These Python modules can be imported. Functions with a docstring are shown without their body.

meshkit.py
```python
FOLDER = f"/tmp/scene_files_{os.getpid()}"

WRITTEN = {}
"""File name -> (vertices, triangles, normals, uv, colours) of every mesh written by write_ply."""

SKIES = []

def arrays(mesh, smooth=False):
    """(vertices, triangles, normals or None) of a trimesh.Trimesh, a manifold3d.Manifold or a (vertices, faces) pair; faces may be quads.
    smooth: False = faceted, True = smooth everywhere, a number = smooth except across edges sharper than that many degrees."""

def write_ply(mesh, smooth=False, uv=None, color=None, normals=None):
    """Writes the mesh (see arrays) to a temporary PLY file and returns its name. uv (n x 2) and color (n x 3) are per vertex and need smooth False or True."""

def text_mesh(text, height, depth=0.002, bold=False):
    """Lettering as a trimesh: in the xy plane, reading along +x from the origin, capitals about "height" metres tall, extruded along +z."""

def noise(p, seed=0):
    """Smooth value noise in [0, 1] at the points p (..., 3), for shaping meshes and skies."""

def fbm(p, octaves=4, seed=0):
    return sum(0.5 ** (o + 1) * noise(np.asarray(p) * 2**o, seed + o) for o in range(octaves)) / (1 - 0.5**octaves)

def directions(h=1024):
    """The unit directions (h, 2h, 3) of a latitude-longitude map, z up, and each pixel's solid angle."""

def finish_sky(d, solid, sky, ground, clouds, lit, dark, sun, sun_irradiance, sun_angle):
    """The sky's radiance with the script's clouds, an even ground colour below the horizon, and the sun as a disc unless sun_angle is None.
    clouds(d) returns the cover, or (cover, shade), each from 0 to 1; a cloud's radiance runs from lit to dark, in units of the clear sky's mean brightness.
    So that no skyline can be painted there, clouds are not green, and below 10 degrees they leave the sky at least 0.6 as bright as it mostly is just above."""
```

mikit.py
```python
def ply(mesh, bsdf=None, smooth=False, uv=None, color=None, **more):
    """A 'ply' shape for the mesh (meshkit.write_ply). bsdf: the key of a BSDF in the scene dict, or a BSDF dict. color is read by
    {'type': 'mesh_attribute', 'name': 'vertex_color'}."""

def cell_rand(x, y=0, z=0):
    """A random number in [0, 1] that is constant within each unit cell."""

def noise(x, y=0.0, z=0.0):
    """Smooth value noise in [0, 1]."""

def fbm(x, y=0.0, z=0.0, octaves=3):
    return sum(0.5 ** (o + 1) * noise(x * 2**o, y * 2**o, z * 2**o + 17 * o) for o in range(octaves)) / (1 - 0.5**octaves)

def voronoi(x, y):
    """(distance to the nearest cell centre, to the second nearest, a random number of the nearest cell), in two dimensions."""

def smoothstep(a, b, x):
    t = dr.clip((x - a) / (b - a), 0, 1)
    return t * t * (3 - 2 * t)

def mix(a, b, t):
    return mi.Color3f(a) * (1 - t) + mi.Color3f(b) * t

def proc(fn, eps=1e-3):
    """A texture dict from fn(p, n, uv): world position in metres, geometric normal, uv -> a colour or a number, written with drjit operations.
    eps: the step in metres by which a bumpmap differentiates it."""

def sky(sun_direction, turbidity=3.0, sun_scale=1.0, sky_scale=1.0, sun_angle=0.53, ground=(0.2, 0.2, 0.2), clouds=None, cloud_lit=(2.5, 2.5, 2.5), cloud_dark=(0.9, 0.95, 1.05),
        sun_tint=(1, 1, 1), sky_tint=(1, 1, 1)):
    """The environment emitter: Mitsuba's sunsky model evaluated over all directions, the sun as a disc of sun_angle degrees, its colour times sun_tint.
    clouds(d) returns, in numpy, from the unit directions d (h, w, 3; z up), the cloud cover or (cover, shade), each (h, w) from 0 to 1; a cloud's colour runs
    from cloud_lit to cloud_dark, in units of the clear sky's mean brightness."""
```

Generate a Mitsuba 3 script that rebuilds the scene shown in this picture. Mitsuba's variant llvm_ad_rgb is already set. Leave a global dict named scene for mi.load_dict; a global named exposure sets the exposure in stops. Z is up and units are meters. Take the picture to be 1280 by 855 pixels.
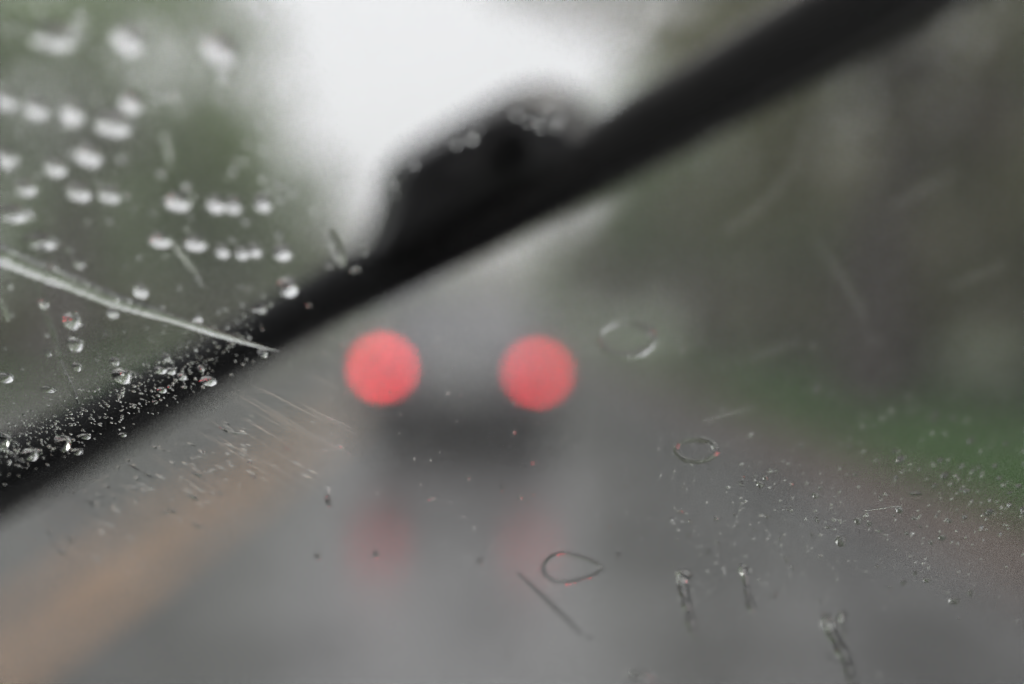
import math, random
import numpy as np, trimesh, mitsuba as mi, mikit, meshkit
import manifold3d as m3

T = mi.ScalarTransform4f
scene, labels = {}, {}
random.seed(7)
rng = np.random.default_rng(7)

# ------------------------------------------------------------------ camera, sky, exposure
EYE = np.array([0.0, 0.0, 1.25])
FPX, CX, CY = 700.0, 640.0, 427.5            # focal length and centre, in pixels of the 1280 x 855 photograph
FOCUS = 0.10                                 # focused on the glass
_yaw, _pitch, _roll = math.atan(20 / FPX), -math.atan(34.5 / FPX), math.radians(1.76)
FWD = np.array([math.sin(_yaw) * math.cos(_pitch), math.cos(_yaw) * math.cos(_pitch), math.sin(_pitch)])
_up0 = np.array([-math.sin(_roll), 0, math.cos(_roll)])
RIGHT = np.cross(FWD, _up0); RIGHT /= np.linalg.norm(RIGHT)
UP = np.cross(RIGHT, FWD)
scene['camera'] = {'type': 'thinlens', 'fov': math.degrees(2 * math.atan(640 / FPX)), 'fov_axis': 'x',
                   'aperture_radius': 0.5 * 92 * FOCUS / FPX, 'focus_distance': FOCUS, 'near_clip': 0.005, 'far_clip': 3000.0,
                   'to_world': T().look_at(origin=EYE.tolist(), target=(EYE + FWD).tolist(), up=UP.tolist())}
scene['daylight'] = mikit.sky((0.25, 0.35, 0.9), turbidity=3, sun_scale=0.3, sun_angle=40, sun_tint=(0.84, 0.97, 1.12), clouds=lambda d: 1.0,
                              cloud_lit=(2.5, 2.53, 2.58))
exposure = 2.02


def ray(u, v):
    d = FWD + RIGHT * (u - CX) / FPX - UP * (v - CY) / FPX
    return d


def at_y(u, v, y):
    d = ray(u, v)
    return EYE + d * (y - EYE[1]) / d[1]


# ------------------------------------------------------------------ rain mist in the air
scene['rain_mist_air'] = {'type': 'homogeneous', 'albedo': {'type': 'rgb', 'value': [0.96, 0.96, 0.96]}, 'sigma_t': {'type': 'rgb', 'value': [0.0135, 0.0135, 0.0135]}}
scene['haze'] = {'type': 'cube', 'to_world': T().translate([0, 140, 4.25]).scale([165, 165, 5.75]), 'bsdf': {'type': 'null'},
                 'interior': {'type': 'ref', 'id': 'rain_mist_air'}}
labels['haze'] = {'label': 'pale rain mist filling the air over the road', 'category': 'haze', 'kind': 'stuff'}
scene['camera']['medium'] = {'type': 'ref', 'id': 'rain_mist_air'}


# ------------------------------------------------------------------ materials
def proc_rgb(a, b, scale, lo=0.3, hi=0.7, octaves=4):
    def fn(p, n, uv):
        return mikit.mix(a, b, mikit.smoothstep(lo, hi, mikit.fbm(p.x * scale, p.y * scale, p.z * scale, octaves)))
    return mikit.proc(fn)


def principled(color, rough=0.5, spec=0.5, **more):
    c = color if isinstance(color, dict) else {'type': 'rgb', 'value': list(color)}
    return {'type': 'twosided', 'bsdf': {'type': 'principled', 'base_color': c, 'roughness': rough, 'specular': spec, **more}}


M = {}


def mat(name, d):
    scene['mat_' + name] = d
    M[name] = 'mat_' + name


mat('water', {'type': 'dielectric', 'int_ior': 1.333, 'ext_ior': 1.0})
mat('pane', {'type': 'thindielectric', 'int_ior': 1.5})
mat('scratch', {'type': 'roughdielectric', 'int_ior': 1.5, 'ext_ior': 1.0, 'alpha': 0.45})
mat('rubber', principled((0.012, 0.012, 0.013), 0.55, 0.35))
mat('wiper_plastic', principled((0.012, 0.012, 0.014), 0.5, 0.3))
mat('connector_plastic', principled((0.035, 0.034, 0.039), 0.5, 0.35))
mat('cab_plastic', principled((0.03, 0.03, 0.032), 0.7, 0.2))
mat('cab_cloth', principled((0.05, 0.05, 0.05), 0.9, 0.1))
mat('cab_paint', principled((0.3, 0.3, 0.3), 0.35, 0.5))


def wet(base, rough, coat):
    return {'type': 'twosided', 'bsdf': {'type': 'principled', 'base_color': base, 'roughness': 0.6, 'specular': 0.3, 'clearcoat': coat, 'clearcoat_gloss': rough}}


mat('asphalt', {'type': 'twosided', 'bsdf': {'type': 'principled', 'base_color': proc_rgb((0.09, 0.091, 0.094), (0.16, 0.161, 0.166), 3.0),
                                             'roughness': 0.23, 'specular': 1.0}})
mat('yellow_paint', {'type': 'twosided', 'bsdf': {'type': 'principled', 'base_color': proc_rgb((0.39, 0.26, 0.175), (0.22, 0.165, 0.135), 6.0),
                                                  'roughness': 0.3, 'specular': 0.5}})
mat('soil', principled(proc_rgb((0.10, 0.078, 0.07), (0.16, 0.125, 0.11), 6.0), 0.5, 0.4))
mat('kerb', principled(proc_rgb((0.17, 0.15, 0.145), (0.24, 0.21, 0.2), 5.0), 0.45, 0.4))
mat('turf', principled(proc_rgb((0.055, 0.10, 0.035), (0.085, 0.13, 0.05), 4.0), 0.7, 0.3))
mat('grass', principled((0.15, 0.275, 0.10), 0.5, 0.3))
mat('bark', principled(proc_rgb((0.11, 0.095, 0.09), (0.2, 0.175, 0.17), 7.0), 0.7, 0.3))
mat('dark_bark', principled(proc_rgb((0.05, 0.042, 0.04), (0.09, 0.078, 0.072), 7.0), 0.7, 0.3))


def leafmat(name, c, t=0.7):
    mat(name, {'type': 'principledthin', 'base_color': {'type': 'rgb', 'value': list(c)}, 'roughness': 0.4, 'diff_trans': t, 'eta': 1.4})


leafmat('leaf_grey_green', (0.30, 0.385, 0.21))
leafmat('leaf_green', (0.24, 0.33, 0.15))
leafmat('leaf_dark', (0.27, 0.275, 0.155))
leafmat('leaf_olive', (0.23, 0.24, 0.15))
mat('car_paint', {'type': 'twosided', 'bsdf': {'type': 'principled', 'base_color': {'type': 'rgb', 'value': [0.24, 0.24, 0.248]}, 'roughness': 0.3, 'metallic': 0.4, 'specular': 0.5, 'clearcoat': 0.8, 'clearcoat_gloss': 0.9}})
mat('car_black', principled((0.02, 0.02, 0.022), 0.5, 0.4))
mat('car_bumper', principled((0.07, 0.07, 0.073), 0.45, 0.5))
mat('car_glass', principled((0.015, 0.017, 0.018), 0.08, 0.6))
mat('chrome', {'type': 'roughconductor', 'alpha': 0.15})
mat('tyre', principled((0.02, 0.02, 0.02), 0.8, 0.2))
mat('lens_red', principled((0.28, 0.02, 0.025), 0.15, 0.5))
mat('plate', principled((0.5, 0.5, 0.48), 0.5, 0.4))


# ------------------------------------------------------------------ bookkeeping
taken = {}


def numbered(key):
    n = taken.get(key, 0)
    taken[key] = n + 1
    return key if n == 0 else f'{key}_{n:03d}'


def put(name, shape, parent=None):
    key = numbered((parent + '__' if parent else '') + name)
    scene[key] = shape
    return key


def thing(name, label, cat, group=None):
    key = numbered(name)
    labels[key] = {'label': label, 'category': cat}
    if group:
        labels[key]['group'] = group
    return key


def tag(key, label, cat=None, group=None, kind=None):
    d = {'label': label}
    if cat: d['category'] = cat
    if group: d['group'] = group
    if kind: d['kind'] = kind
    labels[key] = d
    return key


def ply(mesh, m, smooth=30, **k):
    return mikit.ply(mesh, M[m], smooth, **k)


def structure(name, mesh, m, label, smooth=False):
    k = put(name, ply(mesh, m, smooth))
    labels[k] = {'label': label, 'kind': 'structure'}
    return k


def box(x0, x1, y0, y1, z0, z1):
    b = trimesh.creation.box(extents=(x1 - x0, y1 - y0, z1 - z0))
    b.apply_translation(((x0 + x1) / 2, (y0 + y1) / 2, (z0 + z1) / 2))
    return b


def soft_box(x0, x1, y0, y1, z0, z1, r):
    s = m3.Manifold.sphere(r, 16)
    pts = [s.translate([x, y, z]) for x in (x0 + r, x1 - r) for y in (y0 + r, y1 - r) for z in (z0 + r, z1 - r)]
    return m3.Manifold.batch_hull(pts)


def hull_spheres(spec):
    return m3.Manifold.batch_hull([m3.Manifold.sphere(r, 20).translate(list(p)) for p, r in spec])


def tm(man):
    m = man.to_mesh()
    return trimesh.Trimesh(m.vert_properties[:, :3], m.tri_verts, process=False)


def grid_sheet(x0, x1, y0, y1, nx, ny, zf):
    xs, ys = np.linspace(x0, x1, nx), np.linspace(y0, y1, ny)
    X, Y = np.meshgrid(xs, ys, indexing='ij')
    v = np.stack([X, Y, zf(X, Y)], -1).reshape(-1, 3)
    i, j = np.meshgrid(np.arange(nx - 1), np.arange(ny - 1), indexing='ij')
    a = (i * ny + j).ravel()
    q = np.stack([a, a + ny, a + ny + 1, a + 1], 1)
    return trimesh.Trimesh(v, np.vstack([q[:, [0, 1, 2]], q[:, [0, 2, 3]]]), process=False)


def loft(rings, caps=True):
    """Closed rings (n, k, 3) joined into one closed skin."""
    R = np.asarray(rings, float)
    n, k = R.shape[:2]
    v = R.reshape(-1, 3)
    i, j = np.meshgrid(np.arange(n - 1), np.arange(k), indexing='ij')
    a, b = i * k + j, i * k + (j + 1) % k
    q = np.stack([a, b, b + k, a + k], -1).reshape(-1, 4)
    f = [q[:, [0, 1, 2]], q[:, [0, 2, 3]]]
    if caps:
        v = np.vstack([v, R[0].mean(0), R[-1].mean(0)])
        c0, c1 = n * k, n * k + 1
        jj = np.arange(k)
        f.append(np.stack([np.full(k, c0), (jj + 1) % k, jj], 1))
        f.append(np.stack([np.full(k, c1), (n - 1) * k + jj, (n - 1) * k + (jj + 1) % k], 1))
    m = trimesh.Trimesh(v, np.vstack(f), process=False)
    if m.volume < 0:
        m.invert()
    return m


def tube(points, radii, sides=10):
    p = np.asarray(points, float)
    t = np.gradient(p, axis=0)
    t /= np.linalg.norm(t, axis=1, keepdims=True)
    ref = np.array([0.31, 0.2, 0.93]) if abs(t[0][2]) < 0.8 else np.array([1.0, 0.2, 0.1])
    a = np.cross(t, ref); a /= np.linalg.norm(a, axis=1, keepdims=True)
    b = np.cross(t, a)
    ang = np.arange(sides) * 2 * np.pi / sides
    r = np.broadcast_to(radii, (len(p),))[:, None, None]
    return loft(p[:, None] + r * (np.cos(ang)[None, :, None] * a[:, None] + np.sin(ang)[None, :, None] * b[:, None]))


def smooth_path(pts, n):
    from scipy.interpolate import CubicSpline
    p = np.asarray(pts, float)
    d = np.concatenate([[0], np.cumsum(np.linalg.norm(np.diff(p, axis=0), axis=1))])
    return CubicSpline(d, p)(np.linspace(0, d[-1], n))


# ------------------------------------------------------------------ ground, road
structure('ground', grid_sheet(-160, 160, -20, 300, 41, 41, lambda X, Y: -0.03 + 0 * X), 'turf', 'flat green ground stretching to the horizon')
structure('road', grid_sheet(-5.3, 2.4, -19, 50, 25, 60, lambda X, Y: 0.012 * np.clip(1 - ((X + 1.7) / 3.6) ** 2, 0, 1)), 'asphalt', 'wet grey asphalt road with a double yellow line', True)
for k, x0 in enumerate((-1.97, -1.66)):
    z = 0.012 + 0.004
    structure('lane_marking', grid_sheet(x0, x0 + 0.18, -5, 50, 3, 40, lambda X, Y: z + 0 * X), 'yellow_paint',
              'orange yellow line painted along the wet road, ' + ('left' if k == 0 else 'right') + ' one of the pair', False)
structure('kerb', tm(soft_box(2.4, 2.55, -19, 299, -0.1, 0.12, 0.02)), 'kerb', 'low kerb at the right edge of the road', 40)
structure('kerb', tm(soft_box(-5.5, -5.3, -19, 299, -0.1, 0.12, 0.02)), 'kerb', 'low kerb at the far left edge of the road', 40)
structure('dirt_path', grid_sheet(2.55, 3.25, -19, 299, 12, 400, lambda X, Y: 0.1 + 0.015 * meshkit.fbm(np.stack([X * 3, Y * 3, 0 * X], -1))), 'soil', 'brown bare earth strip between right kerb and grass', True)
structure('right_verge', grid_sheet(3.25, 60, -19, 299, 30, 160, lambda X, Y: 0.115 + 0.04 * np.clip(X - 3.25, 0, 8)), 'turf', 'green verge rising to the right of the road', True)
structure('left_verge', grid_sheet(-60, -5.5, -19, 299, 30, 160, lambda X, Y: 0.1 + 0.03 * np.clip(-5.5 - X, 0, 8)), 'turf', 'green verge on the far left of the road', True)


def grass_mesh(n, x0, x1, y0, y1, zf, seed):
    r = np.random.default_rng(seed)
    x, y = r.uniform(x0, x1, n), y0 + (y1 - y0) * r.uniform(0, 1, n) ** 1.8
    h, w, a = r.uniform(.06, .17, n), r.uniform(.006, .014, n), r.uniform(0, 6.28, n)
    lean = r.normal(0, .05, (n, 2))
    base = np.stack([x, y, zf(x)], 1)
    dx = np.stack([np.cos(a), np.sin(a), 0 * a], 1) * w[:, None]
    tip = base + np.stack([lean[:, 0], lean[:, 1], h], 1)
    v = np.stack([base - dx, base + dx, tip], 1).reshape(-1, 3)
    return trimesh.Trimesh(v, np.arange(3 * n).reshape(-1, 3), process=False)


tag(put('grass', ply(grass_mesh(50000, 3.3, 6.4, 1.5, 10, lambda x: 0.11 + 0.04 * (x - 3.25), 3), 'grass', False)),
    'bright green short grass on the right roadside verge', 'grass', kind='stuff')
tag(put('grass', ply(grass_mesh(20000, -8, -5.5, 4, 18, lambda x: 0.1 + 0.03 * (-5.5 - x), 4), 'grass', False)),
    'short grass on the left roadside verge', 'grass', kind='stuff')


# ------------------------------------------------------------------ trees and shrubs
def leaf_cloud(centres, radii, n, size, r):
    c = r.integers(0, len(centres), n)
    d = r.normal(size=(n, 3)); d /= np.linalg.norm(d, axis=1, keepdims=True)
    p = centres[c] + d * radii[c] * (r.uniform(0.25, 1, n) ** 0.5)[:, None]
    s = size * r.uniform(0.6, 1.3, n)[:, None]
    a = r.normal(size=(n, 3)); a[:, 2] *= 0.6; a /= np.linalg.norm(a, axis=1, keepdims=True)
    b = np.cross(a, r.normal(size=(n, 3))); b /= np.linalg.norm(b, axis=1, keepdims=True)
    v = np.stack([p - a * s, p + b * s * .42, p + a * s, p - b * s * .42], 1).reshape(-1, 3)
    k = np.arange(n)[:, None] * 4
    return trimesh.Trimesh(v, np.vstack([k + [0, 1, 2], k + [0, 2, 3]]), process=False)


def tree(name, label, base, centre, rad, trunk_r, leaf, bark, n, size, seed, group=None, extra=()):
    r = np.random.default_rng(seed)
    key = thing(name, label, 'tree', group)
    base, centre, rad = np.array(base, float), np.array(centre, float), np.array(rad, float)
    fork = base + (centre - base) * 0.55
    top = centre + np.array([0, 0, rad[2] * 0.5])
    mid = (base + fork) / 2 + r.normal(0, 0.06, 3)
    parts = [tube(smooth_path([base - [0, 0, .3], base + [0, 0, .05], mid, fork, centre, top], 22),
                  np.concatenate([[trunk_r * 1.5, trunk_r * 1.25], np.linspace(trunk_r * 1.05, trunk_r * 0.12, 20)]), 12)]
    cents, rr = [], []
    m = 16
    for i in range(m):
        th, ph = i * 2.399 + r.uniform(-.3, .3), math.acos(1 - 1.75 * (i + .5) / m)
        d = np.array([math.cos(th) * math.sin(ph), math.sin(th) * math.sin(ph), math.cos(ph)])
        q = centre + d * rad * r.uniform(0.55, 0.8)
        s = fork + (centre - fork) * r.uniform(0, 1)
        parts.append(tube(smooth_path([s, (s + q) / 2 + r.normal(0, .12, 3) + [0, 0, .1], q], 7), np.linspace(trunk_r * .33, trunk_r * .06, 7), 6))
        cents.append(q); rr.append(rad * r.uniform(0.3, 0.46))
        for _ in range(2):
            cents.append(q + r.normal(size=3) * rad * 0.22); rr.append(rad * r.uniform(0.16, 0.28))
    for (c, q) in extra:
        c = np.array(c, float)
        parts.append(tube(smooth_path([centre, (centre + c) / 2 + [0, 0, .2], c], 9), np.linspace(trunk_r * .3, trunk_r * .06, 9), 6))
        cents.append(c); rr.append(np.full(3, q))
    put('trunk', ply(trimesh.util.concatenate(parts), bark, 60), key)
    put('crown', ply(leaf_cloud(np.array(cents), np.array(rr), n, size, r), leaf, False), key)
    return key


tree('street_tree', 'big grey green tree with leaning pale grey trunk at upper left', (-6.35, 8.0, .1), (-6.0, 8.6, 4.3), (3.0, 3.0, 2.2), .33, 'leaf_grey_green', 'bark', 7000, .12, 11)
tree('street_tree', 'lower grey green tree behind the big left one', (-6.6, 13.6, .1), (-6.4, 14, 3.3), (2.2, 2.3, 2.2), .2, 'leaf_green', 'bark', 12000, .13, 12)
tree('street_tree', 'yellowish tree by the left kerb next to the open sky', (-6.0, 19.5, .1), (-5.9, 20, 2.6), (2.0, 2.1, 1.5), .16, 'leaf_olive', 'bark', 9000, .14, 13)
tree('street_tree', 'small far tree on the left side of the road', (-5.9, 28, .1), (-5.7, 28, 2.6), (2.2, 2.4, 1.6), .16, 'leaf_olive', 'bark', 7000, .18, 14)
tree('street_tree', 'farthest small tree on the left roadside', (-6.0, 40, .1), (-5.8, 40, 3.0), (2.6, 2.8, 2.0), .18, 'leaf_green', 'bark', 6000, .24, 15)
tree('street_tree', 'grey green tree overhanging the left edge of the view', (-9.3, 5.8, .2), (-9.0, 6.2, 3.7), (2.8, 2.8, 2.4), .3, 'leaf_grey_green', 'bark', 9000, .12, 16)
tree('street_tree', 'large dark tree with thick brown trunk on the right grass', (4.65, 6.8, .12), (5.0, 7.0, 5.0), (3.3, 3.2, 3.1), .36, 'leaf_dark', 'dark_bark', 12000, .12, 21,
     extra=[((1.9, 7.3, 5.5), .9), ((1.0, 7.6, 5.8), .8), ((0.3, 7.8, 6.1), .7)])
tree('street_tree', 'green tree behind the thick right trunk, leaning over the road', (4.6, 12.6, .12), (4.6, 13, 4.4), (2.8, 2.7, 3.2), .24, 'leaf_green', 'dark_bark', 12000, .13, 22)
tree('street_tree', 'middle distance yellowish tree on the right of the road', (4.5, 20, .12), (4.4, 20, 3.3), (2.1, 2.4, 2.6), .2, 'leaf_olive', 'dark_bark', 10000, .15, 23)
tree('street_tree', 'far green tree on the right of the road', (4.3, 28, .12), (4.3, 28, 3.0), (2.2, 2.4, 2.3), .18, 'leaf_green', 'dark_bark', 7000, .18, 24)
tree('street_tree', 'farthest tree on the right of the road', (4.2, 40, .12), (4.2, 40, 3.2), (2.6, 2.8, 2.4), .2, 'leaf_green', 'dark_bark', 6000, .24, 25)
tree('street_tree', 'dark tree at the far right edge behind the shrubs', (8.6, 6.0, .3), (8.6, 6.4, 3.8), (2.8, 2.8, 3.0), .3, 'leaf_dark', 'dark_bark', 16000, .12, 26)


for i, (x, y, n) in enumerate([(10.5, 9.5, 5), (9.5, 14.5, 5), (11.5, 19, 6), (9.0, 25, 6), (12.5, 5.2, 5)]):
    tree('street_tree', f'{["nearest but one", "third", "fourth", "last", "nearest"][i]} of the dense dark trees in the back row on the right', (x, y, .3), (x, y, 3.3), (3.0, 2.8, 3.1), .2, 'leaf_dark', 'dark_bark', 9000, .15, 60 + i)
for i, (x, y, n) in enumerate([(-11.0, 9.8, 5), (-10.0, 15, 5), (-11.5, 21, 6), (-9.5, 28, 6), (-13.5, 6, 5)]):
    tree('street_tree', f'{["nearest but one", "third", "fourth", "last", "nearest"][i]} of the dense trees in the back row on the left', (x, y, .3), (x, y, 3.0), (3.0, 2.8, 2.6), .2, 'leaf_grey_green', 'bark', 4200, .15, 70 + i)


tree('street_tree', 'pale far tree closing the end of the road, left', (-2.8, 52.5, .0), (-2.4, 53, 3.8), (3.9, 3, 4.0), .25, 'leaf_dark', 'bark', 14000, .25, 81)
tree('street_tree', 'pale far tree closing the end of the road, right', (2.9, 53.5, .0), (2.9, 54, 4.0), (3.9, 3, 4.2), .25, 'leaf_dark', 'bark', 14000, .25, 82)


def shrub(label, x, y, z, w, h, leaf, seed):
    r = np.random.default_rng(seed)
    key = thing('shrub', label, 'shrub')
    stems, cents, rr = [], [], []
    for i in range(9):
        q = np.array([x + r.uniform(-.8, .8) * w, y + r.uniform(-.8, .8) * w, z + h * r.uniform(.35, .85)])
        stems.append(tube(smooth_path([[x + .1 * r.normal(), y + .1 * r.normal(), z - .1], (np.array([x, y, z]) + q) / 2 + r.normal(0, .06, 3), q], 6), np.linspace(.025, .008, 6), 5))
        cents.append(q); rr.append(np.array([w * .5, w * .5, h * .33]) * r.uniform(.7, 1.1))
    put('stem', ply(trimesh.util.concatenate(stems), 'dark_bark', 60), key)
    put('foliage', ply(leaf_cloud(np.array(cents), np.array(rr), 3500, .07, r), leaf, False), key)


for i, (x, y) in enumerate([(7.0, 4.2), (6.8, 6.4), (6.7, 8.6), (6.6, 10.9), (6.5, 13.4), (6.4, 16.2)]):
    shrub(f'{["first", "second", "third", "fourth", "fifth", "sixth"][i]} dark roadside shrub from the near end, right of the road', x, y, .25, 1.15, 1.9, 'leaf_dark', 40 + i)
for i, (x, y) in enumerate([(-7.6, 5.6), (-7.4, 8.3), (-7.3, 11), (-7.2, 14), (-7, 17.4), (-6.9, 21.5)]):
    shrub(f'{["first", "second", "third", "fourth", "fifth", "sixth"][i]} dark roadside shrub from the near end, left of the road', x, y, .12, 1.15, 1.5, 'leaf_dark', 50 + i)

# ------------------------------------------------------------------ the car ahead
CARY = FPX / 150.0
pl, pr = at_y(478, 460, CARY), at_y(672, 466, CARY)
cc = (pl + pr) / 2
CX0, LZ = cc[0], cc[2]
half = (pr[0] - pl[0]) / 2
car = thing('car', 'grey car ahead on the wet road with both red tail lights glowing', 'car')


def car_section(y, zb, zt, wb, wt, r=.08, bulge=.04):
    """Half-rounded closed cross-section at y: width wb at the belt, wt at the top."""
    pts = []
    ang = np.linspace(0, 2 * np.pi, 40, endpoint=False)
    for a in ang:
        cx, cz = np.cos(a), np.sin(a)
        e = 0.42
        sx, sz = np.sign(cx) * abs(cx) ** e, np.sign(cz) * abs(cz) ** e
        t = (sz + 1) / 2
        w = wb + (wt - wb) * t
        pts.append([CX0 + sx * w / 2, y, zb + (zt - zb) * t])
    return pts


Y0 = CARY + .02
body = [(0.0, .42, .86, 1.50, 1.46), (.02, .36, .94, 1.62, 1.58), (.06, .30, .98, 1.70, 1.62), (.3, .24, 1.0, 1.74, 1.64), (1.0, .2, .98, 1.76, 1.64), (2.4, .2, .95, 1.76, 1.62), (3.3, .22, .88, 1.74, 1.56),
        (4.0, .26, .80, 1.68, 1.48), (4.25, .32, .70, 1.56, 1.38), (4.3, .38, .6, 1.4, 1.25)]
put('body', ply(loft([car_section(Y0 + y, a, b, w1, w2) for y, a, b, w1, w2 in body]), 'car_paint', 40), car)
cab = [(.16, .9, 1.0, 1.50, 1.46), (.22, .9, 1.22, 1.52, 1.32), (.42, .9, 1.42, 1.54, 1.2), (.8, .9, 1.48, 1.56, 1.18), (1.6, .9, 1.49, 1.56, 1.18), (2.1, .9, 1.42, 1.56, 1.2), (2.9, .88, .98, 1.52, 1.45)]
roof = put('roof', ply(loft([car_section(Y0 + y, a, b, w1, w2) for y, a, b, w1, w2 in cab]), 'car_paint', 40), car)


def plate_quad(quad, thick, m, name, parent):
    q = np.array(quad, float)
    n = np.cross(q[1] - q[0], q[3] - q[0]); n /= np.linalg.norm(n)
    k = 10
    st = []
    for i in range(40):
        a = 2 * np.pi * i / 40
        c, s = np.cos(a), np.sin(a)
        u, v = .5 + .5 * np.sign(c) * abs(c) ** .3, .5 + .5 * np.sign(s) * abs(s) ** .3
        st.append((1 - u) * (1 - v) * q[0] + u * (1 - v) * q[1] + u * v * q[2] + (1 - u) * v * q[3])
    st = np.array(st)
    return put(name, ply(loft([st - n * thick, st + n * thick * .6, st * 0.985 + st.mean(0) * .015 + n * thick]), m, 40), parent)


X = CX0
plate_quad([[X - .6, Y0 + .175, 1.0], [X + .6, Y0 + .175, 1.0], [X + .53, Y0 + .36, 1.36], [X - .53, Y0 + .36, 1.36]], .012, 'car_glass', 'rear_window', car)
for s in (-1, 1):
    quad = [[X + s * .775, Y0 + .9, 1.0], [X + s * .775, Y0 + 1.7, 1.0], [X + s * .64, Y0 + 1.65, 1.4], [X + s * .64, Y0 + .95, 1.4]]
    plate_quad(quad if s < 0 else quad[::-1], .01, 'car_glass', 'side_window', car)
put('bumper', ply(tm(soft_box(X - .84, X + .84, Y0 - .07, Y0 + .25, .27, .64, .06)), 'car_bumper', 40), car)
put('tailgate_trim', ply(tm(soft_box(X - .4, X + .4, Y0 - .02, Y0 + .04, LZ + .06, LZ + .1, .012)), 'chrome', 40), car)
put('licence_plate', ply(tm(soft_box(X - .2, X + .2, Y0 - .02, Y0 + .03, LZ - .13, LZ - .03, .008)), 'plate', 40), car)
put('exhaust_pipe', ply(tube([[X + .5, Y0 - .04, .27], [X + .5, Y0 + .3, .27]], .03, 12), 'chrome', 40), car)
for i, (p, glow) in enumerate(((pl, 1.0), (pr, 0.8))):
    s = -1 if i == 0 else 1
    lamp = put('tail_light', ply(tm(m3.Manifold.batch_hull([m3.Manifold.sphere(.04, 20).translate([p[0] + dx, p[1] + .05 + dy, p[2] + dz])
              for dx, dy, dz in ((-.09, 0, -.06), (.09, 0, -.06), (-.09, .02, .11), (.09, .02, .11))])), 'lens_red', 40), car)
    labels[lamp] = {'label': f'glowing red tail light, {"left" if s < 0 else "right"} one of the grey car'}
    bulb = trimesh.creation.icosphere(3, .055)
    bulb.apply_scale([1.15, .35, .9]); bulb.apply_translation([p[0], p[1] + .01, p[2]])
    put('bulb', {**mikit.ply(bulb, 'mat_lens_red', True), 'emitter': {'type': 'area', 'radiance': {'type': 'rgb', 'value': [4.3 * glow, 0.15 * glow, 0.22 * glow]}}}, lamp)
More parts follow.
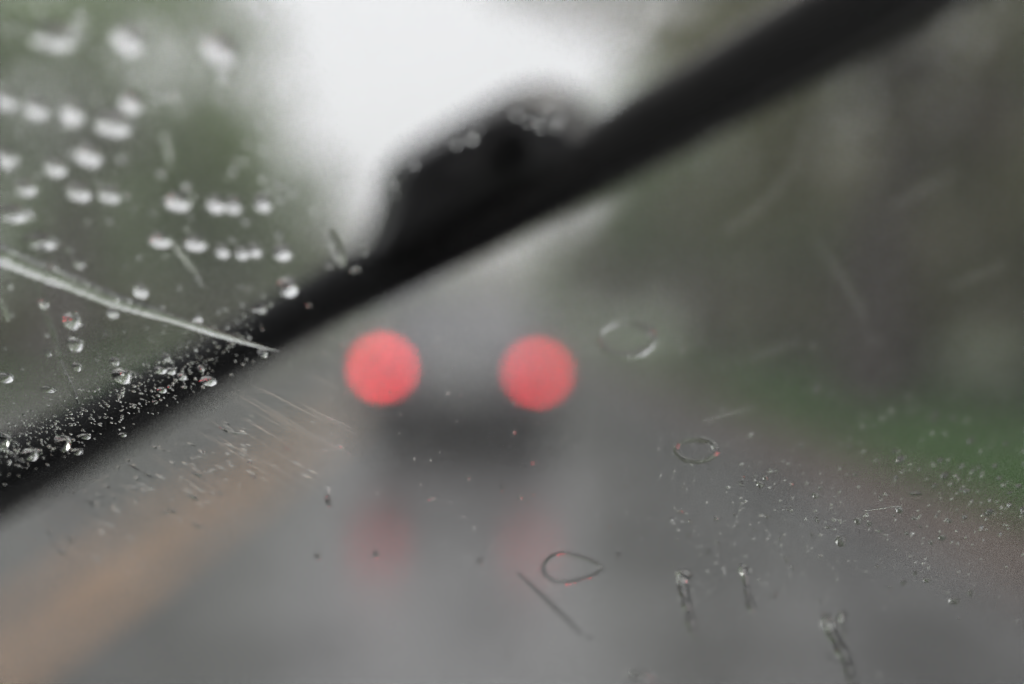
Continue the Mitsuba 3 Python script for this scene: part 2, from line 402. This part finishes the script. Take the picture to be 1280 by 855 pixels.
for s in (-1, 1):
    for yy in (.75, 3.4):
        w = put('wheel', ply(loft([[[X + s * (.66 + .2 * t), Y0 + yy + rr * math.cos(a), .31 + rr * math.sin(a)] for a in np.linspace(0, 2 * np.pi, 36, endpoint=False)]
                                  for t, rr in ((0, .26), (.1, .31), (.9, .31), (1, .27))]), 'tyre', 40), car)
        put('rim', ply(loft([[[X + s * (.865 + .004 * t), Y0 + yy + rr * math.cos(a), .31 + rr * math.sin(a)] for a in np.linspace(0, 2 * np.pi, 36, endpoint=False)]
                             for t, rr in ((-3, .2), (1, .19), (0, .1))]), 'chrome', 40), w)
    mirror = hull_spheres([((X + s * .9, Y0 + 1.95, 1.02), .05), ((X + s * 1.0, Y0 + 1.97, 1.0), .05), ((X + s * .9, Y0 + 1.95, 1.08), .05), ((X + s * 1.0, Y0 + 1.97, 1.07), .05), ((X + s * .84, Y0 + 2.0, 1.0), .02)])
    put('wing_mirror', ply(tm(mirror), 'car_black', 50), car)

# ------------------------------------------------------------------ the windscreen's own frame
_n = UP * 3.957 + FWD * 10.845 + RIGHT * 0.609            # outward normal, leaning back
EN = _n / np.linalg.norm(_n)
EX = np.cross(EN, [0, 0, 1.0]); EX /= np.linalg.norm(EX)
if EX @ RIGHT < 0: EX = -EX
EY = np.cross(EX, EN)                      # right, up, outward: a left-handed frame
DIST = 1 / np.linalg.norm(_n)                 # camera to the glass, along its normal
O = EYE + EN * DIST
CURVE = 3.0


def on_glass(s, t, o=0.0):
    s, t, o = np.broadcast_arrays(np.asarray(s, float), np.asarray(t, float), np.asarray(o, float))
    return O + s[..., None] * EX + t[..., None] * EY + (o - s ** 2 / (2 * CURVE))[..., None] * EN


def st(u, v, off=0.0):
    """Where the line of sight to a place on the glass meets it (glass coordinates), OFF metres outside it."""
    d = ray(u, v)
    s = 0.0
    for _ in range(3):
        p = EYE + d * ((DIST + off - s ** 2 / (2 * CURVE)) / (d @ EN))
        s = (p - O) @ EX
    return np.array([s, (p - O) @ EY])


PX = FOCUS / FPX                              # a pixel at the glass, roughly

# ------------------------------------------------------------------ the vehicle we sit in
cabv = thing('van_cab', 'dark cab of the vehicle the picture is taken from, behind its windscreen', 'van')
S, Tt = np.meshgrid(np.linspace(-.85, .85, 61), np.linspace(-.45, .42, 31), indexing='ij')
V = on_glass(S, Tt).reshape(-1, 3)
i, j = np.meshgrid(np.arange(60), np.arange(30), indexing='ij')
a = (i * 31 + j).ravel()
Q = np.stack([a, a + 31, a + 32, a + 1], 1)
screen = put('windscreen', ply(trimesh.Trimesh(V, np.vstack([Q[:, [0, 1, 2]], Q[:, [0, 2, 3]]]), process=False), 'pane', True), cabv)
labels[screen] = {'label': 'clear windscreen, wet and finely scratched'}
top, bot = on_glass(0, .42), on_glass(0, -.45)
put('roof_lining', ply(tm(soft_box(-.95, .95, -1.4, top[1] + .04, top[2], top[2] + .06, .02)), 'cab_cloth', 40), cabv)
put('dashboard', ply(tm(hull_spheres([((sx * .85, bot[1] - .03, bot[2] - .03), .03) for sx in (-1, 1)] + [((sx * .85, bot[1] - .34, bot[2] - .08), .04) for sx in (-1, 1)]
                                     + [((sx * .85, bot[1] - .3, bot[2] - .4), .04) for sx in (-1, 1)] + [((sx * .85, bot[1] - .05, bot[2] - .4), .04) for sx in (-1, 1)])), 'cab_plastic', 40), cabv)
put('floor', ply(tm(soft_box(-.95, .95, -1.4, bot[1], .3, .36, .02)), 'cab_cloth', 40), cabv)
put('rear_wall', ply(tm(soft_box(-.95, .95, -1.45, -1.4, .3, top[2] + .05, .02)), 'cab_cloth', 40), cabv)
for s in (-1, 1):
    put('door_panel', ply(tm(soft_box(*sorted((s * .9, s * .96)), -1.4, bot[1], .3, bot[2] + .02, .02)), 'cab_plastic', 40), cabv)
    e0, e1 = on_glass(s * .87, -.46), on_glass(s * .87, .43)
    put('pillar', ply(tube([e0, e1], .045, 12), 'cab_plastic', 40), cabv)
put('front_panel', ply(tm(soft_box(-.92, .92, bot[1] + .005, bot[1] + .16, .45, bot[2] - .03, .05)), 'cab_paint', 40), cabv)

# ------------------------------------------------------------------ wiper
wiper = thing('windscreen_wiper', 'black wiper blade crossing the windscreen diagonally, between rainy and wiped glass', 'wiper')


def gap(u):
    return 0.022 + 0.095 * np.clip((u + 60) / 1260, -0.15, 1.3)


def off_glass(u, v, o):
    s, t = st(u, v, o)
    return np.array([s, t, o])


LOW = [(-120, 712), (0, 640), (200, 524), (430, 404), (600, 322), (720, 262), (900, 168), (1050, 92), (1200, 12), (1340, -60)]
HIGH = [(-120, 612), (0, 545), (120, 490), (240, 428), (340, 370), (430, 318), (560, 254), (680, 190), (800, 108), (870, 66), (960, 8), (1060, -54), (1300, -180)]
lu, lv = np.array(LOW).T
hu, hv = np.array(HIGH).T
rings_body, rings_lip = [], []
for w in np.linspace(0, 1, 60):
    u1 = -120 + 1440 * w
    lo = np.array([u1, np.interp(u1, lu, lv)])
    # matching point across the blade
    nrm = np.array([-.47, -.88])
    best = min(((lo + nrm * k) for k in np.linspace(20, 200, 181)), key=lambda q: abs(q[1] - np.interp(q[0], hu, hv)))
    o = gap(u1)
    A, B = off_glass(*lo, o), off_glass(*best, o + .004)
    c, e = (A + B) / 2, (B - A) / 2
    end = min(1, .35 + 4 * min(w, 1 - w) ** .5)
    ring = []
    for k in range(28):
        an = 2 * np.pi * k / 28
        cx, sx = np.cos(an), np.sin(an)
        q = c + e * np.sign(cx) * abs(cx) ** .75 * end * (1 if sx >= 0 else 1 + .22 * sx)
        q[2] += (.018 if sx > 0 else .0065) * end * np.sign(sx) * abs(sx) ** .75
        ring.append(on_glass(*q))
    rings_body.append(ring)
    # the rubber lip, hanging from the low side of the blade towards the glass
    f = (B - A) * .16
    a0 = A + (B - A) * .10
    lip = []
    for dx, dz in ((0, -.004), (1, -.004), (.75, -.009), (.62, -.013), (.4, -.013), (.3, -.009)):
        q = a0 + f * dx
        q[2] += dz
        lip.append(on_glass(*q))
    rings_lip.append(lip)
put('blade_spine', ply(loft(rings_body), 'wiper_plastic', 60), wiper)
put('rubber_lip', ply(loft(rings_lip), 'rubber', 40), wiper)
# the bulky connector on the upper side
outline = [(426, 352), (458, 290), (474, 240), (480, 214), (520, 178), (572, 148), (620, 122), (660, 106), (700, 106), (728, 124), (752, 150), (790, 150), (800, 170), (700, 240), (560, 310), (470, 350)]
op = smooth_path(outline + [outline[0]], 72)[:-1]
rc = []
cen = op.mean(0)
for shrink, dz in ((.70, .0), (.83, .012), (.96, .03), (1.0, .05), (1.01, .064), (.9, .072)):
    rc.append([on_glass(*off_glass(*(cen + (q - cen) * shrink), gap(q[0]) - .004 + dz)) for q in op])
put('connector', ply(loft(rc), 'connector_plastic', 50), wiper)
for (u, v, rr) in ((640, 190, 22),):
    pin = [off_glass(u, v, gap(u) + d) for d in (-.008, .03)]
    put('pivot_pin', ply(tube([on_glass(*q) for q in pin], rr * PX * 1.5, 20), 'wiper_plastic', 40), wiper)
# arm: from the connector down behind the blade to its spindle under the glass
ap = [off_glass(600, 240, gap(600) + .022), off_glass(380, 400, gap(400) + .022), off_glass(120, 560, gap(100) + .024), off_glass(-160, 720, gap(-160) + .02)]
ap.append(ap[-1] + np.array([-.10, -.075, -.004])); ap.append(ap[-1] + np.array([-.12, -.10, -.004])); ap.append(np.array([-.55, -.46, .012]))
path = smooth_path([on_glass(*q) for q in ap], 40)
put('arm', ply(tube(path, np.linspace(.0045, .008, 40), 12), 'wiper_plastic', 60), wiper)
sp = on_glass(-.55, -.46, .012)
put('spindle', ply(tube([sp - EN * .05, sp + EN * .012], .012, 16), 'wiper_plastic', 40), wiper)

# ------------------------------------------------------------------ water on the glass
LIFT = 1.6e-4


def cap_mesh(w, h, angle, seed, nr=7, na=28, wob=.08, skew=0.0):
    """A drop: flat base, domed top; w x h metres across, contact angle in degrees."""
    r = np.random.default_rng(seed)
    ph = r.uniform(0, 6.28, 4)
    al = np.radians(angle)
    tall = np.tan(al) / 1.25
    ang = np.arange(na) * 2 * np.pi / na
    rim = 1 + wob * (.6 * np.sin(2 * ang + ph[0]) + .5 * np.sin(3 * ang + ph[1]) + .25 * np.sin(5 * ang + ph[2]))
    scale = min(w, h) / 2
    v, f = [], []
    for q in np.linspace(0, 1, nr + 1)[::-1]:
        th = al * q
        rad, z = q, tall * (1 - q ** 1.25)
        for a_, m_ in zip(ang, rim):
            k = 1 + (m_ - 1) * q
            v.append([rad * k * np.cos(a_) * w / 2, rad * k * np.sin(a_) * h / 2 + skew * z * h / 2, z * scale])
    v = np.array(v)
    i, j = np.meshgrid(np.arange(nr), np.arange(na), indexing='ij')
    a_, b_ = i * na + j, i * na + (j + 1) % na
    q_ = np.stack([a_, b_, b_ + na, a_ + na], -1).reshape(-1, 4)
    base = np.array([[0, 0, 0.0]])
    n0 = len(v)
    jj = np.arange(na)
    fb = np.stack([np.full(na, n0), (jj + 1) % na, jj], 1)
    q2 = q_[: (nr - 1) * na]
    last = (nr - 1) * na + jj
    tip = n0 + 1
    ft = np.stack([last, (nr - 1) * na + (jj + 1) % na, np.full(na, tip)], 1)
    if scale * tall < 3.5e-4:      # very thin: the glass below closes it
        fb = fb[:0]
    v = np.vstack([v[: nr * na], np.zeros((na, 3)), base, [[0, v[nr * na:, 1].mean(), v[nr * na:, 2].mean()]]])
    return v, np.vstack([q2[:, [0, 1, 2]], q2[:, [0, 2, 3]], ft, fb])


def placed_drop(u, v, w, h, angle, seed, turn=0.0, **k):
    """World mesh of one drop whose outline is w x h pixels wide in the photograph."""
    c = st(u, v)
    a = st(u + w / 2, v) - st(u - w / 2, v)
    b = st(u, v - h / 2) - st(u, v + h / 2)
    vv, ff = cap_mesh(np.linalg.norm(a), np.linalg.norm(b), angle, seed, **k)
    tilt = math.atan2(a[1], a[0]) + math.radians(turn)
    x = vv[:, 0] * math.cos(tilt) - vv[:, 1] * math.sin(tilt) + c[0]
    y = vv[:, 0] * math.sin(tilt) + vv[:, 1] * math.cos(tilt) + c[1]
    return trimesh.Trimesh(on_glass(x, y, vv[:, 2] + LIFT), ff[:, ::-1], process=False)


def drop(label, group, u, v, w, h, angle=50, seed=0, **k):
    key = put('water_drop', ply(placed_drop(u, v, w, h, angle, seed, **k), 'water', 50))
    tag(key, label, 'water drop', group)


big = [
    (68, 42, 96, 44, 'very wide bright water drop near the top left corner of the glass'),
    (162, 44, 62, 48, 'large bright round water drop, second from the left in the top row'),
    (276, 58, 62, 50, 'large bright water drop at the edge of the tree and the white sky'),
    (142, 152, 70, 40, 'wide bright water drop below the top row, left of the tree centre'),
    (163, 126, 36, 34, 'dim round water drop right above the wide bright one'),
    (110, 190, 46, 40, 'bright round water drop below the wide bright one'),
    (8, 122, 34, 38, 'water drop cut by the left edge, upper of the two'),
    (8, 194, 34, 40, 'water drop cut by the left edge, lower of the two'),
    (45, 132, 40, 38, 'bright water drop right of the upper one at the left edge'),
    (90, 138, 40, 44, 'soft double water drop left of the wide bright one'),
    (68, 206, 42, 32, 'dim flat water drop left of the bright round one'),
    (30, 232, 46, 28, 'flat bright water drop at the left, above the slanted long one'),
    (98, 237, 46, 32, 'bright flat water drop in the middle row, left of its twin'),
    (136, 241, 42, 28, 'bright flat water drop in the middle row, right of its twin'),
    (16, 264, 64, 30, 'long slanted bright water drop at the left edge'),
    (222, 250, 48, 30, 'wide bright water drop in the middle row under the tree crown'),
    (270, 253, 32, 30, 'left one of two touching water drops in the middle row'),
    (291, 254, 28, 30, 'right one of two touching water drops in the middle row'),
    (328, 251, 30, 30, 'round bright water drop at the right end of the middle row'),
    (52, 299, 62, 28, 'long bright water drop above the curved water trail'),
    (200, 298, 40, 26, 'flat bright water drop in the lower row, left of its twin'),
    (244, 302, 40, 26, 'flat bright water drop in the lower row, right of its twin'),
    (278, 312, 24, 24, 'small dim water drop in the lower row beside the flat pair'),
    (302, 314, 24, 24, 'small round water drop in the middle of the lower row'),
    (318, 311, 24, 24, 'faint small water drop close to its neighbour in the lower row'),
    (353, 313, 34, 28, 'bright round water drop at the right end of the lower row'),
    (360, 356, 30, 30, 'round dark rimmed water drop against the top edge of the wiper'),
    (175, 362, 24, 22, 'round bright water drop just above the curved water trail'),
    (247, 396, 20, 20, 'small bright water drop just above the curved trail, near the wiper'),
    (88, 399, 36, 34, 'dark ringed water drop under the curved trail, upper one'),
    (93, 428, 32, 30, 'dark ringed water drop under the curved trail, lower one'),
    (140, 390, 18, 18, 'small water drop touching the underside of the curved trail'),
    (208, 446, 12, 14, 'small bright water drop between trail and wiper'),
    (143, 451, 14, 14, 'small bright water drop left of the dark ringed one near the wiper'),
    (152, 468, 30, 24, 'dark ringed water drop with bright spot near the wiper'),
    (95, 458, 14, 14, 'small bright water drop at the foot of the thin trail'),
    (5, 471, 28, 16, 'bright slanted water drop cut by the left edge above the wiper'),
    (60, 486, 26, 11, 'bright flat dash of water left of the thin trail foot'),
    (77, 552, 22, 26, 'black topped water drop at the upper edge of the wiper, lower left'),
    (106, 545, 18, 9, 'bright slanted sliver of water over the wiper'),
    (96, 564, 20, 10, 'bright sliver of water over the wiper, below the upper sliver'),
    (153, 543, 14, 7, 'single bright water speck on the black of the wiper'),
    (37, 567, 24, 18, 'bright water drop over the wiper at lower left'),
    (2, 549, 20, 24, 'dark round water drop cut by the left edge above the wiper'),
    (200, 462, 20, 12, 'bright double water drop over the wiper edge, left half'),
    (213, 463, 16, 12, 'bright double water drop over the wiper edge, right half'),
    (227, 470, 16, 12, 'bright water drop over the wiper right of the double one'),
    (202, 487, 16, 10, 'small flat water drop over the wiper below the double one'),
    (260, 475, 26, 16, 'dim oval water drop on the black of the wiper'),
]
for n_, (u, v, w, h, lab) in enumerate(big):
    k = .74 if v < 340 else .62 if 395 <= v <= 430 else .85
    drop(lab, None, u, v + .1 * h, w * k, h * k, 61, n_, wob=.02)

# fine drops that nothing tells apart
r = np.random.default_rng(5)


def upper_edge(u):
    return np.interp(u, [-20, 0, 120, 240, 340, 430, 470, 520, 640, 700, 760, 1000], [600, 590, 540, 475, 420, 350, 250, 190, 130, 120, 150, -10])


count = 0
while count < 150:
    u, v = r.uniform(-5, 420), r.uniform(5, 470)
    if v > upper_edge(u) + 20 or (u > 330 and v < 230):
        continue
    s = r.choice([8, 10, 13, 17, 22], p=[.3, .28, .22, .13, .07]) * (.58 if v < 300 else .62)
    drop('tiny clear water drop on the rain covered glass up and left of the wiper', 'tiny drops on the rainy glass', u, v, s * r.uniform(.9, 1.2), s, r.uniform(46, 60), 100 + count, nr=5, na=18)
    count += 1
count = 0
while count < 24:
    u = r.uniform(440, 720)
    v = upper_edge(u) + r.uniform(4, 40)
    s = r.uniform(5, 8.5)
    drop('tiny clear water drop in front of the wiper connector', 'tiny drops over the connector', u, v, s, s, r.uniform(34, 48), 300 + count, nr=5, na=18)
    count += 1


def many(name, label, spots, m='water'):
    ms = [placed_drop(*q[:5], k, nr=3, na=9, wob=.12, turn=(q[5] if len(q) > 5 else 0)) for k, q in enumerate(spots)]
    tag(put(name, ply(trimesh.util.concatenate(ms), m, 55)), label, 'water spray', kind='stuff')


spots = []
while len(spots) < 620:
    u = r.uniform(-5, 330)
    e = np.interp(u, [0, 330], [600, 440])
    v = e + r.normal(-34, 26)
    if v < 400 or v > e + 12 or (u > 230 and r.uniform() < (u - 230) / 120):
        continue
    s = 1.4 + r.exponential(.95)
    spots.append((u, v, s * r.uniform(1, 1.6), s, r.uniform(45, 62)))
many('water_spray', 'fine spray of tiny droplets along the upper edge of the wiper', spots)
spots = []
while len(spots) < 300:
    u, v = r.uniform(840, 1285), r.uniform(500, 760)
    if r.uniform() > .6 * math.exp(-((v - 640 + (u - 1050) * .08) / 75) ** 2):
        continue
    s = 2.0 + r.exponential(1.3)
    spots.append((u, v, s * 1.3, s, r.uniform(45, 62), 30))
for _ in range(260):
    s = 2.0 + r.exponential(1.0)
    u, v = r.uniform(400, 1280), r.uniform(420, 855)
    spots.append((u, v, s, s * 1.3, r.uniform(40, 60)))
many('water_specks', 'fine specks of water left on the wiped lower right glass', spots)


spots = []
for cu, cv, su, sv, m in ((255, 585, 45, 22, 34), (180, 600, 50, 25, 24), (330, 560, 50, 26, 22), (120, 655, 70, 30, 26), (210, 560, 60, 20, 18)):
    for _ in range(m):
        u, v = r.normal(cu, su), r.normal(cv, sv)
        if v > np.interp(u, lu, lv) + 26:
            spots.append((u, v, r.uniform(5, 16), r.uniform(2.0, 3.6), r.uniform(48, 62), r.normal(-31, 4)))
many('water_dashes', 'fine slanted dashes of water left behind by the wiper, above the orange line', spots)


def ridge(pts, widths, height=.35, n=80, closed=False, wob=.0, seed=0, steep=False):
    """A rivulet: half-round thread of water along a line on the glass (pixel points of the photograph, widths in pixels)."""
    rr = np.random.default_rng(seed)
    p = np.array([st(*q) for q in pts])
    if closed:
        p = np.vstack([p, p[0]])
    c = smooth_path(p, n)
    d = np.linspace(0, 1, n)
    w = np.interp(d, np.linspace(0, 1, len(widths)), widths) * PX
    if wob:
        w = w * (1 + wob * (meshkit.fbm(np.stack([d * n / 5, 0 * d + seed, 0 * d], -1), 3) - .5) * 2)
    if closed:
        t = np.roll(c[:-1], -1, 0) - np.roll(c[:-1], 1, 0); t = np.vstack([t, t[0]])
        w[-1] = w[0]
    else:
        t = np.gradient(c, axis=0)
    t /= np.linalg.norm(t, axis=1, keepdims=True)
    nn = np.stack([-t[:, 1], t[:, 0]], 1)
    prof = [(x, 1 - abs(x) ** 1.5) if steep else (x, math.sqrt(max(0, 1 - x * x))) for x in np.cos(np.linspace(0, math.pi, 13))]
    rings = []
    for k in range(n):
        rings.append([on_glass(*(c[k] + nn[k] * w[k] / 2 * a), LIFT + w[k] * height * b) for a, b in prof])
    if steep:
        return loft(rings)
    R_ = np.array(rings)
    kk = len(prof)
    i, j = np.meshgrid(np.arange(n - 1), np.arange(kk - 1), indexing='ij')
    a = (i * kk + j).ravel()
    q = np.stack([a, a + 1, a + kk + 1, a + kk], 1)
    m = trimesh.Trimesh(R_.reshape(-1, 3), np.vstack([q[:, [0, 1, 2]], q[:, [0, 2, 3]]]), process=False)
    if (m.face_normals @ EN).mean() < 0: m.invert()
    return m


def water_line(name, label, cat, *a, **k):
    m = k.pop('m', 'water')
    tag(put(name, ply(ridge(*a, **k), m, 50)), label, cat)


water_line('water_trail', 'long curved white ridge of water running into the wiper', 'water trail',
           [(-40, 302), (0, 318), (40, 335), (85, 352), (130, 371), (200, 393), (260, 413), (310, 429), (350, 440)], [30, 28, 25, 24, 20, 18, 14, 11, 6, 2], n=160, wob=.07, seed=1, height=.62, steep=True)
water_line('water_trail', 'thin dark trail hanging down from the curved water ridge', 'water trail',
           [(40, 348), (50, 375), (61, 405), (70, 430), (74, 452), (84, 476), (98, 505)], [5, 6, 7, 8, 7, 8, 3], wob=.2, seed=2, height=.55, steep=True)
water_line('water_trail', 'short thin trail at the left edge under the curved ridge', 'water trail', [(-4, 372), (4, 385), (9, 402)], [5, 7, 4], n=30, height=.3)
water_line('water_trail', 'short bright streak below the pair of flat drops', 'water trail', [(216, 304), (228, 320), (238, 333), (247, 342)], [4, 7, 6, 2], n=40, wob=.3, seed=3)
water_line('water_trail', 'pale short streak beside the connector of the wiper', 'water trail', [(410, 288), (417, 305), (424, 322), (429, 336)], [6, 12, 12, 4], n=40)
water_line('water_trail', 'faint upright streak under the tree crown', 'water trail', [(206, 168), (210, 188), (213, 209)], [3, 5, 2], n=30)
water_line('water_trail', 'curved bright edge of water at the lower left corner of the wiper', 'water trail', [(-3, 560), (8, 564), (18, 571), (26, 578)], [4, 5, 5, 2], n=30)


def ellipse(u, v, a, b, tip=0):
    return [(u + a * math.cos(x) + (tip * max(0, math.cos(x)) ** 4), v + b * math.sin(x)) for x in np.linspace(0, 2 * math.pi, 17)[:-1]]


water_line('water_ring', 'large faint ring of water right of the right tail light', 'water ring', ellipse(783, 424, 34, 21), [10, 10, 8, 6, 6, 7, 8, 10], n=120, closed=True, wob=.2, seed=4, height=.48, steep=True)
water_line('water_ring', 'crisp small dark ring of water in the middle right of the glass', 'water ring', ellipse(870, 563, 25, 14), [8, 7, 7, 8, 8.5], n=120, closed=True, wob=.2, seed=5, height=.5, steep=True)
water_line('water_ring', 'teardrop shaped outline of water low in the middle of the glass', 'water ring', ellipse(706, 710, 27, 18, 18), [6, 5, 6, 6, 6], n=120, closed=True, wob=.3, seed=6, height=.5, steep=True)
water_line('water_streak', 'dull slanted smear below the teardrop outline', 'water streak', [(648, 716), (672, 739), (700, 766), (727, 794)], [3, 6, 7, 4], n=60, height=.5, steep=True)


def run(label, pts, widths, head):
    key = thing('water_streak', label, 'water streak')
    put('trail', ply(ridge(pts, [1.35 * q for q in widths], n=60, wob=.3, seed=len(pts), height=.45, steep=True), 'water', 50), key)
    u, v, w, h = head
    put('head', ply(placed_drop(u, v, w * 1.25, h * 1.2, 62, 3), 'water', 50), key)


run('long run of water with a bright head, left one of three at lower right', [(852, 722), (856, 745), (861, 765), (865, 782), (873, 803)], [9, 10, 11, 8, 12, 9, 3], (854, 721, 16, 17))
run('short run of water, middle one of three at lower right', [(929, 712), (933, 730), (935, 744), (940, 760), (943, 773)], [8, 6, 5, 9, 3], (929, 713, 11, 13))
run('run of water reaching the bottom edge, right one of three', [(1034, 778), (1042, 795), (1053, 815), (1061, 836), (1070, 862)], [10, 12, 11, 9, 8], (1036, 780, 18, 18))
run('tiny run of water beside the right one at lower right', [(1052, 770), (1055, 785), (1059, 800)], [7, 6, 3], (1053, 771, 10, 12))
for (u, v, w, h, lab) in [
    (410, 626, 8, 15, 'oval water drop alone on the wiped glass, left of the tail light reflection'), (411, 611, 4, 12, 'narrow speck of water above the oval drop'),
    (540, 624, 12, 7, 'small bright water drop under the left tail light'), (628, 610, 6, 12, 'slanted small water drop under the right tail light'),
    (651, 622, 9, 9, 'round water drop, left one of three under the right tail light'), (666, 618, 6, 6, 'top right one of three small water drops under the right tail light'),
    (661, 627, 6, 6, 'lowest one of three small water drops under the right tail light'), (666, 579, 5, 5, 'single water speck just under the right tail light'),
    (470, 693, 8, 8, 'faint grey water drop low beneath the left tail light'), (600, 701, 8, 8, 'faint grey water drop left of the teardrop outline'),
    (783, 607, 6, 6, 'bright water speck right of the dark car'), (773, 694, 6, 9, 'small water drop above the tip of the teardrop outline'),
    (397, 695, 9, 9, 'faint water drop left of the red reflection'), (762, 658, 5, 5, 'tiny bright speck right of the teardrop outline'),
    (1130, 729, 7, 7, 'bright water speck at right, upper of a close pair'), (1144, 717, 5, 5, 'bright water speck at right, beside a brighter one'),
    (1192, 752, 16, 7, 'bright flat water mark at the lower right edge'), (1213, 742, 7, 7, 'bright speck above the flat water mark at lower right'),
    (970, 743, 5, 12, 'small upright bright mark between two runs of water'), (1022, 486, 8, 16, 'slanted pale water mark on the upper right wiped glass'),
    (1169, 520, 8, 16, 'pale slanted water mark near the right edge above the grass'), (1214, 551, 9, 7, 'bright water speck over the green grass'),
    (1002, 556, 7, 6, 'bright water speck left of the green grass'), (1145, 617, 16, 5, 'bright slanted dash of water over the brown strip'),
    (800, 848, 40, 16, 'dark blurred drop at the bottom edge of the glass')]:
    drop(lab, None, u, v, w, h, 52, int(u), nr=5, na=18)

# fine scratches in the glass
for pts in ([(1115, 259), (1150, 241), (1193, 219)], [(938, 449), (970, 437), (1003, 424)], [(878, 526), (910, 518), (942, 508)], [(1185, 362), (1215, 348), (1260, 330)], [(1080, 639), (1128, 632)],
            [(1020, 300), (1055, 350), (1082, 398)], [(900, 290), (960, 250), (1000, 195)], [(780, 70), (800, 45), (825, 10)]):
    put('scratch', ply(ridge(pts, [.9, 1.6, .9], n=24, height=.25), 'scratch', 50), screen)

# long thin streaks the wiper has just drawn out
r = np.random.default_rng(31)
ms = []
for k in range(240):
    u, v = r.uniform(0, 470), r.uniform(430, 760)
    d = v - np.interp(u, lu, lv)
    if d < 4 or d > 20 + 130 * r.uniform() or (u > 400 or v > 740):
        continue
    ln = r.uniform(25, 110)
    ang = math.radians(r.normal(31, 2.5))
    p = [(u + ln * q * math.cos(ang), v + ln * q * math.sin(ang) + r.normal(0, .25)) for q in (0, .35, .7, 1)]
    ms.append(ridge(p, [.5, r.uniform(.7, 1.5), r.uniform(.6, 1.3), .5], n=26, height=r.uniform(.08, .2)))
tag(put('wipe_streaks', ply(trimesh.util.concatenate(ms), 'water', 50)), 'long fine slanted streaks of water just below the lower left of the wiper', 'water streak', kind='stuff')

# the camera's place becomes the origin of the scene (keeps small distances exact)
for d in scene.values():
    if d.get('type') in ('ply', 'cube', 'thinlens'):
        d['to_world'] = T().translate((-EYE).tolist()) @ d.get('to_world', T())
